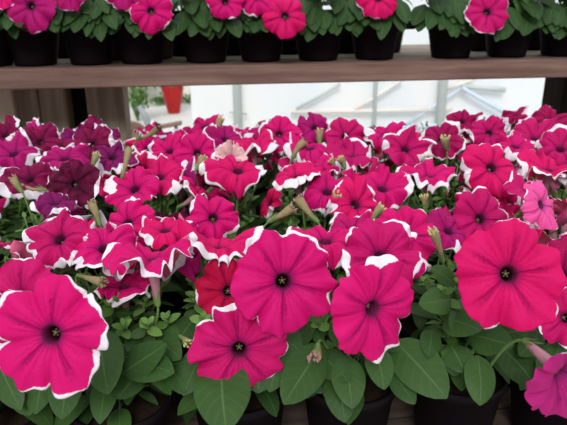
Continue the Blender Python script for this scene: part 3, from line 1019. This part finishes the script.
hero(296, 178, .760, 64, (-.2, 1.0, .45), 'hot', 30, zc=.3, reflex=.3, ruffle=.10, wmin=.0, wmax=.12, white=[(265, 40, .18)])
hero(355, 205, .68, 66, (.35, .45, .9), 'hot', 31, zc=.3, reflex=.3, ruffle=.09, wmin=-.08, wmax=.08, white=[(180, 20, .18)])
hero(382, 190, .72, 62, (.1, .8, .7), 'pink', 32, zc=.3, reflex=.35, ruffle=.1, wmin=-.1, wmax=.06, white=[(200, 22, .26), (330, 22, .2)])
hero(428, 178, .76, 66, (.05, 1.0, .4), 'pink', 33, zc=.3, reflex=.3, ruffle=.12, wmin=.0, wmax=.12, white=[(240, 35, .18)])
hero(491, 168, .780, 68, (.05, .35, 1), 'hot', 34, zc=.26, reflex=.2, ruffle=.07, wmin=-.1, wmax=.02, white=[(190, 22, .20), (270, 20, .10), (20, 16, .12)])
hero(238, 172, .76, 64, (.1, .8, .7), 'hot', 35, zc=.3, reflex=.35, ruffle=.1, wmin=-.04, wmax=.1, white=[(200, 18, .18)])
hero(405, 150, .88, 54, (.1, .6, 1), 'rose', 36, zc=.3, reflex=.3, ruffle=.11, wmin=-.03, wmax=.18, white=[(90, 40, .1)])
hero(528, 195, .72, 60, (.2, 1.0, .5), 'rose', 37, zc=.3, reflex=.35, ruffle=.12, wmin=.0, wmax=.16)
hero(74, 184, .700, 60, (.05, .12, 1), 'burgundy', 38, zc=.26, reflex=.1, ruffle=.05, wmin=-.1, wmax=.0, white=[(285, 16, .1), (170, 14, .12), (5, 12, .08)])
hero(30, 180, .74, 60, (-.1, .6, .9), 'wine', 39, zc=.28, reflex=.3, ruffle=.12, wmin=-.03, wmax=.14, white=[(330, 25, .14)])
hero(55, 205, .67, 46, (.1, 1.0, .5), 'purple', 40, zc=.28, reflex=.4, ruffle=.12, wmin=-.05, wmax=.1)
hero(92, 144, .900, 52, (.05, .4, 1), 'wine', 41, zc=.28, reflex=.15, ruffle=.09, wmin=-.1, wmax=.05, white=[(330, 30, .26)])
hero(40, 142, .900, 50, (.0, .4, 1), 'wine', 42, zc=.28, reflex=.2, ruffle=.09, wmin=-.05, wmax=.12)
hero(14, 155, .860, 56, (-.1, .8, .8), 'magenta', 43, zc=.28, reflex=.3, ruffle=.12, wmin=.0, wmax=.2)
hero(30, 136, .960, 42, (-.2, .8, .7), 'magenta', 44, zc=.3, reflex=.3, ruffle=.13, wmin=.02, wmax=.22)
hero(65, 160, .82, 56, (.0, .9, .7), 'magenta', 45, zc=.3, reflex=.4, ruffle=.13, wmin=.02, wmax=.22, white=[(300, 30, .2)])
hero(112, 158, .84, 50, (.2, .7, .8), 'purple', 47, zc=.3, reflex=.3, ruffle=.12, wmin=.0, wmax=.2, white=[(200, 40, .3)])
hero(75, 137, 1.0, 36, (0, .7, .8), 'purple', 48, zc=.3, reflex=.3, ruffle=.12, wmin=.0, wmax=.2)
hero(108, 134, 1.0, 34, (.2, .7, .6), 'purple', 49, zc=.3, reflex=.3, ruffle=.14, wmin=.05, wmax=.25)
hero(5, 136, 1.0, 40, (0, .6, .9), 'wine', 50, zc=.3, reflex=.3, ruffle=.12, wmin=.0, wmax=.2)
# back band
hero(197, 153, .850, 50, (-.05, .3, 1), 'pink', 51, zc=.28, reflex=.25, ruffle=.07, wmin=-.1, wmax=.04, white=[(0, 20, .16)])
hero(170, 152, .87, 48, (.0, .7, .8), 'pink', 52, zc=.28, reflex=.25, ruffle=.08, wmin=-.1, wmax=.08)
hero(205, 128, .98, 44, (-.1, .7, .8), 'rose', 53, zc=.3, reflex=.3, ruffle=.12, wmin=-.04, wmax=.12)
hero(225, 140, .93, 44, (.2, .7, .8), 'magenta', 54, zc=.3, reflex=.3, ruffle=.12, wmin=-.04, wmax=.16)
hero(279, 134, .950, 48, (-.02, .35, 1), 'pink', 55, zc=.28, reflex=.25, ruffle=.07, wmin=-.1, wmax=.03, white=[(170, 20, .1)])
hero(255, 146, .91, 54, (.05, 1.0, .5), 'hot', 56, zc=.3, reflex=.35, ruffle=.12, wmin=.0, wmax=.12, white=[(250, 35, .16)])
hero(314, 128, .98, 40, (-.2, .5, .9), 'magenta', 57, zc=.3, reflex=.3, ruffle=.10, wmin=-.1, wmax=.05)
hero(345, 137, .950, 48, (.0, .25, 1), 'rose', 58, zc=.28, reflex=.2, ruffle=.06, wmin=-.1, wmax=.03)
hero(352, 158, .86, 56, (.0, 1.0, .4), 'rose', 59, zc=.3, reflex=.35, ruffle=.15, wmin=.0, wmax=.2)
hero(310, 150, .89, 50, (-.2, .9, .5), 'pink', 60, zc=.3, reflex=.35, ruffle=.13, wmin=.0, wmax=.18)
hero(320, 170, .81, 56, (.1, .9, .5), 'pink', 61, zc=.3, reflex=.35, ruffle=.12, wmin=.0, wmax=.14)
hero(386, 136, .95, 48, (.0, .8, .6), 'pink', 62, zc=.3, reflex=.35, ruffle=.12, wmin=.0, wmax=.25)
hero(442, 140, .93, 52, (-.05, .4, 1), 'darkrose', 63, zc=.28, reflex=.2, ruffle=.07, wmin=-.02, wmax=.06, white=[(60, 60, .2), (220, 40, .14)])
hero(489, 133, .970, 44, (.0, .35, 1), 'rose', 64, zc=.28, reflex=.2, ruffle=.06, wmin=-.1, wmax=.03, white=[(190, 20, .16)])
hero(462, 122, 1.03, 34, (-.1, .5, .8), 'darkrose', 65, zc=.3, reflex=.3, ruffle=.10, wmin=-.1, wmax=.1)
hero(515, 116, 1.06, 30, (.1, .8, .5), 'darkrose', 66, zc=.3, reflex=.4, ruffle=.16, wmin=.0, wmax=.2)
hero(550, 122, 1.02, 46, (.1, .5, .9), 'darkrose', 67, zc=.3, reflex=.3, ruffle=.08, wmin=-.1, wmax=.06)
hero(535, 140, .94, 54, (.0, .8, .7), 'rose', 68, zc=.3, reflex=.3, ruffle=.1, wmin=-.05, wmax=.14)
hero(560, 150, .88, 54, (-.1, .7, .8), 'rose', 69, zc=.3, reflex=.3, ruffle=.1, wmin=-.05, wmax=.12)
hero(548, 172, .80, 60, (.0, .9, .5), 'hot', 70, zc=.3, reflex=.3, ruffle=.12, wmin=-.02, wmax=.16)
hero(515, 148, .9, 48, (.0, .9, .6), 'pink', 71, zc=.3, reflex=.3, ruffle=.14, wmin=.0, wmax=.25)

# fill the rest of the canopy with shared bloom shapes
fr = random.Random(21)
count = 0
PAL = {'pink': ['pink', 'hot', 'rose', 'pink', 'rose', 'hot', 'magenta', 'pink', 'crimson'], 'purple': ['wine', 'purple', 'magenta', 'burgundy', 'wine'], 'deep': ['rose', 'darkrose', 'darkrose', 'rose', 'pink']}
placed = [tuple(at(a, b_, c)) for a, b_, c, _ in H]
for (rI, cI), pl in sorted(plants.items()):
    L = lib()
    n = 7 if rI > 2 else (5 if rI > 0 else 2)
    for k in range(n):
        for tries in range(12):
            x = pl.location.x + fr.uniform(-.5, .5) * CEL; y = pl.location.y + fr.uniform(-.5, .5) * CEL
            z = CAN - 0.012 + fr.uniform(-.026, .018)
            if rI == 0 and z > CAN - .02: z -= .012
            px, py, d = proj((x, y, z))
            R = 0.040 * F / d
            ok = True
            for (gx, gy, gr) in GAPS:
                if (px - gx) ** 2 + (py - gy) ** 2 < (gr + .45 * R) ** 2: ok = False
            if py > 262: ok = False
            if py < 137: ok = False
            for (hx, hy, hd, hr) in H:
                dd = math.hypot(px - hx, py - hy)
                if dd < hr * .5 + R * .25 and d < hd + .01: ok = False
            for q in placed:
                if (q[0] - x) ** 2 + (q[1] - y) ** 2 + (q[2] - z) ** 2 < 0.040 ** 2: ok = False
            if ok: break
        if not ok: continue
        placed.append((x, y, z))
        me, base = fr.choice(L)
        nrm = Vector((fr.gauss(0, .6), fr.uniform(-.9, .7), fr.uniform(.55, 1.0)))
        put_flower(pl, me, base, (x, y, z), nrm, fr.uniform(0, 6.28), fr.choice(PAL[pl['_k']]), fr.uniform(.62, .90), jitter=.22)
        count += 1
print('fill blooms', count, 'hand blooms', len(H))

# spent tubes and buds: calyx pixel -> lip pixel
W = [((443, 262, .57), (434, 227, .55), 'budtip', 1.2), ((318, 222, .66), (296, 199, .67), 'wilt_pink', 1.5), ((268, 222, .66), (292, 207, .67), 'wilt_pink', 1.4),
     ((327, 270, .60), (300, 250, .58), 'wilt_pink', 1.2), ((100, 225, .66), (91, 203, .67), 'wilt', 1.3), ((22, 192, .72), (12, 178, .73), 'wilt', 1.3),
     ((122, 178, .76), (130, 148, .78), 'wilt_dark', 1.3), ((216, 135, .95), (221, 119, .96), 'budtip', 1.6), ((320, 145, .93), (318, 131, .94), 'budtip', 1.6),
     ((292, 158, .88), (304, 142, .89), 'wilt', 1.6), ((92, 168, .8), (96, 154, .81), 'budtip', 1.3), ((336, 168, .82), (331, 160, .82), 'budtip', 1.2),
     ((345, 168, .82), (340, 158, .82), 'budtip', 1.4), ((196, 170, .78), (202, 156, .8), 'budtip', 1.4), ((334, 208, .68), (338, 195, .67), 'budtip', 1.2),
     ((372, 220, .62), (383, 208, .62), 'budtip', 1.3), ((137, 140, 1.0), (160, 126, .99), 'wilt_dark', 1.6), ((447, 150, .90), (446, 137, .89), 'budtip', 1.8),
     ((428, 165, .86), (428, 157, .86), 'budtip', 1.5), ((318, 344, .52), (316, 356, .51), 'wilt_pink', 1.4), ((180, 336, .52), (188, 343, .51), 'budtip', 0.9),
     ((424, 205, .68), (424, 197, .68), 'budtip', 1.2), ((46, 190, .72), (11, 178, .74), 'wilt', 1.0), ((78, 275, .55), (103, 281, .53), 'wilt', 1.1)]
for k, (a, c, tip, fat) in enumerate(W):
    p0, p1 = at(*a), at(*c)
    put_wilted(owner(p0), p0, p1, 40 + k, tip, fat=fat * .68)

# pale crumpled bloom near the back
me, base = flower_mesh('petunia_bloom', 555, R=.022, zc=.7, reflex=.1, ruffle=.35, wmin=-.1, wmax=.02, nth=90, nr=16)
p = at(231, 158, .86)
o = put_flower(owner(p), me, base, p, face(0, .4, 1), 0, 'light', 1)
o.color = (.82, .52, .50, 1)
o['label'] = 'pale crumpled fading bloom'

# ------------------------------------------------------------------ upper shelf
TOPPOT = [(-10, 'p'), (35, 'p'), (91, 'p'), (142, 'p'), (206, 't'), (261, 't'), (318, 't'), (374, 't'), (450, 'p'), (506, 'p'), (560, 'p')]
TXT = ['cut by the left edge of the photo', 'under the dark magenta bloom at the left', 'just left of the bright pink bloom', 'under the bright pink white-rimmed bloom',
       'first pot of the left-hand carry tray', 'second pot of the left-hand carry tray', 'first pot of the right-hand carry tray', 'last pot of the right-hand carry tray',
       'first pot right of the light gap', 'under the round crimson-pink bloom at the right', 'at the right edge of the photo']
upper = []
def up_at(px, py, y):
    v = RM @ Vector(((px - 283.5) / F, (212.5 - py) / F, -1.0))
    return CAM + v * (y / v.y)
for k, ((px, kd), tx) in enumerate(zip(TOPPOT, TXT)):
    yc = YT + 0.020 + 0.045
    q = up_at(px, 55, yc)
    lv = foliage(1500 + k, top=0.09, nshoot=6, nskirt=16, big=0.050, spread=0.04)
    rr = random.Random(800 + k)
    dd = proj((q.x, yc - .05, TOPZ + .08))[2]
    o = Vector((q.x, yc, TOPZ))
    for j in range(20):
        bx = px + rr.uniform(-26, 26); by = rr.uniform(-8, 16)
        tx_ = bx + rr.uniform(-12, 12); ty = by + rr.uniform(18, 27)
        hleaf(lv, o, (bx, by, dd - .0 + rr.uniform(-.01, .01)), (tx_, ty, dd - .03 + rr.uniform(-.012, .01)), rr.uniform(14, 19), rr.uniform(.0, .35), rr.uniform(.3, .8))  # tones kept low: shade on the upper plants put into the leaf colour
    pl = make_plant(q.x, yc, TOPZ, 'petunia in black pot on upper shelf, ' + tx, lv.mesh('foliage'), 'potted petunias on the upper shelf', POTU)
    pl['_dd'] = dd
    upper.append(pl)

def uowner(x):
    return min(upper, key=lambda o: abs(o.location.x - x))
def uhero(px, py, dia, fac, col, seed, dz=-.045, **kw):
    x = up_at(px, py, YT)
    pl = uowner(x.x)
    d = pl['_dd'] + dz
    p = at(px, py, d)
    R = dia * d / F / 2 / .98
    me, base = flower_mesh('petunia_bloom', seed, R=R, nth=90, nr=18, **kw)
    put_flower(pl, me, base, p, face(*fac), 0, col, 1, jitter=.04)
uhero(31, 6, 50, (.0, -.1, 1), 'magenta', 201, zc=.25, reflex=.2, ruffle=.08, wmin=-.1, wmax=.0, white=[(215, 14, .14), (280, 12, .16)], lobes=[(280, .12)])
uhero(3, -4, 30, (.0, .1, 1), 'pink', 202, zc=.25, reflex=.2, ruffle=.08, wmin=-.1, wmax=.1)
uhero(70, -4, 34, (.0, .2, 1), 'magenta', 203, zc=.25, reflex=.2, ruffle=.1, wmin=-.06, wmax=.08)
uhero(124, -10, 42, (.0, .1, 1), 'magenta', 204, zc=.25, reflex=.2, ruffle=.08, wmin=.0, wmax=.08)
uhero(151, 11, 44, (.1, -.05, 1), 'pink', 205, zc=.25, reflex=.25, ruffle=.09, wmin=-.02, wmax=.06, lobes=[(270, .12)])
uhero(225, 2, 38, (.0, .0, 1), 'pink', 206, zc=.25, reflex=.2, ruffle=.08, wmin=-.08, wmax=.04, white=[(190, 14, .12), (290, 14, .14)])
uhero(257, -3, 40, (.0, .0, 1), 'pink', 207, zc=.25, reflex=.2, ruffle=.08, wmin=-.03, wmax=.1, white=[(230, 20, .14)])
uhero(285, 16, 44, (.1, .0, 1), 'hot', 208, zc=.25, reflex=.2, ruffle=.08, wmin=-.15, wmax=-.05)
uhero(378, -2, 46, (.0, .0, 1), 'hot', 209, zc=.25, reflex=.2, ruffle=.08, wmin=-.08, wmax=.06, white=[(230, 14, .1), (320, 14, .1)])
uhero(487, 12, 46, (.0, .1, 1), 'rose', 210, zc=.22, reflex=.15, ruffle=.05, wmin=.0, wmax=.05, white=[(200, 14, .12), (250, 14, .06)])
uhero(62, -22, 40, (0, .6, 1), 'magenta', 211, zc=.25, reflex=.2, ruffle=.1, wmin=-.06, wmax=.1)
uhero(180, -18, 40, (0, .6, 1), 'pink', 212, zc=.25, reflex=.2, ruffle=.1, wmin=-.06, wmax=.1)
uhero(325, -20, 40, (0, .6, 1), 'pink', 213, zc=.25, reflex=.2, ruffle=.1, wmin=-.06, wmax=.1)
uhero(430, -20, 40, (0, .6, 1), 'pink', 214, zc=.25, reflex=.2, ruffle=.1, wmin=-.06, wmax=.1)
uhero(545, -20, 40, (0, .6, 1), 'pink', 215, zc=.25, reflex=.2, ruffle=.1, wmin=-.06, wmax=.1)
a = at(118, 14, 1.09); c = at(117, 27, 1.09)
put_wilted(uowner(a.x), a, c, 91, 'wilt_dark', fat=1.3)

# black carry trays whose rim holds two pots
def tray(i0, i1, label):
    a, c = upper[i0].location, upper[i1].location
    x0, x1 = a.x - .060, c.x + .060
    y0, y1 = a.y - .060, a.y + .166
    z = TOPZ + .068
    m = MB(); cx, cy = (x0 + x1) / 2, (y0 + y1) / 2
    o = empty('carry_tray', (cx, cy, TOPZ), label, 'plant tray', 'black carry trays on the upper shelf')
    for (bx, by, sx_, sy_) in ((cx, y0, x1 - x0, .006), (cx, y1, x1 - x0, .006), (x0, cy, .006, y1 - y0), (x1, cy, .006, y1 - y0), (cx, (y0 + y1) / 2, .006, y1 - y0), (cx, cy, x1 - x0, .006)):
        m.box((bx - cx, by - cy, z - TOPZ), (sx_, sy_, .016), .002)
    m.build('rim', M['pot'], o)
tray(4, 5, 'black plastic carry tray rim around two pots, left of centre on upper shelf')
tray(6, 7, 'black plastic carry tray rim around two pots, right of centre on upper shelf')

# second row on the upper shelf: black pots mostly hidden, two small brown ones showing
UF = [foliage(1700 + k, top=0.08, nshoot=5, nskirt=14, big=.046, spread=.04).mesh('foliage') for k in range(3)]
for k, (px, br) in enumerate([(8, 0), (64, 0), (120, 1), (161, 1), (186, 0), (232, 0), (290, 0), (346, 0), (384, 0), (478, 0), (533, 0)]):
    yc = YT + .055 + .155
    q = up_at(px, 50, yc)
    where = {0: 'at the left end', 1: 'second from left', 2: 'left one of the two', 3: 'right one of the two', 4: 'right of the two brown pots', 5: 'behind the left carry tray', 6: 'behind the gap between both trays',
             7: 'behind the right carry tray', 8: 'left of the light gap', 9: 'right of the light gap', 10: 'at the right end'}[k]
    lab = ('small brown pot behind the front row of upper shelf, ' if br else 'black pot behind the front row of upper shelf, ') + where
    make_plant(q.x, yc - (.06 if br else 0), TOPZ, lab, UF[k % 3], 'second row of pots on the upper shelf', POTB if br else POT)

for o in list(plants.values()) + upper:
    for key in ('_k', '_dd'):
        if key in o: del o[key]
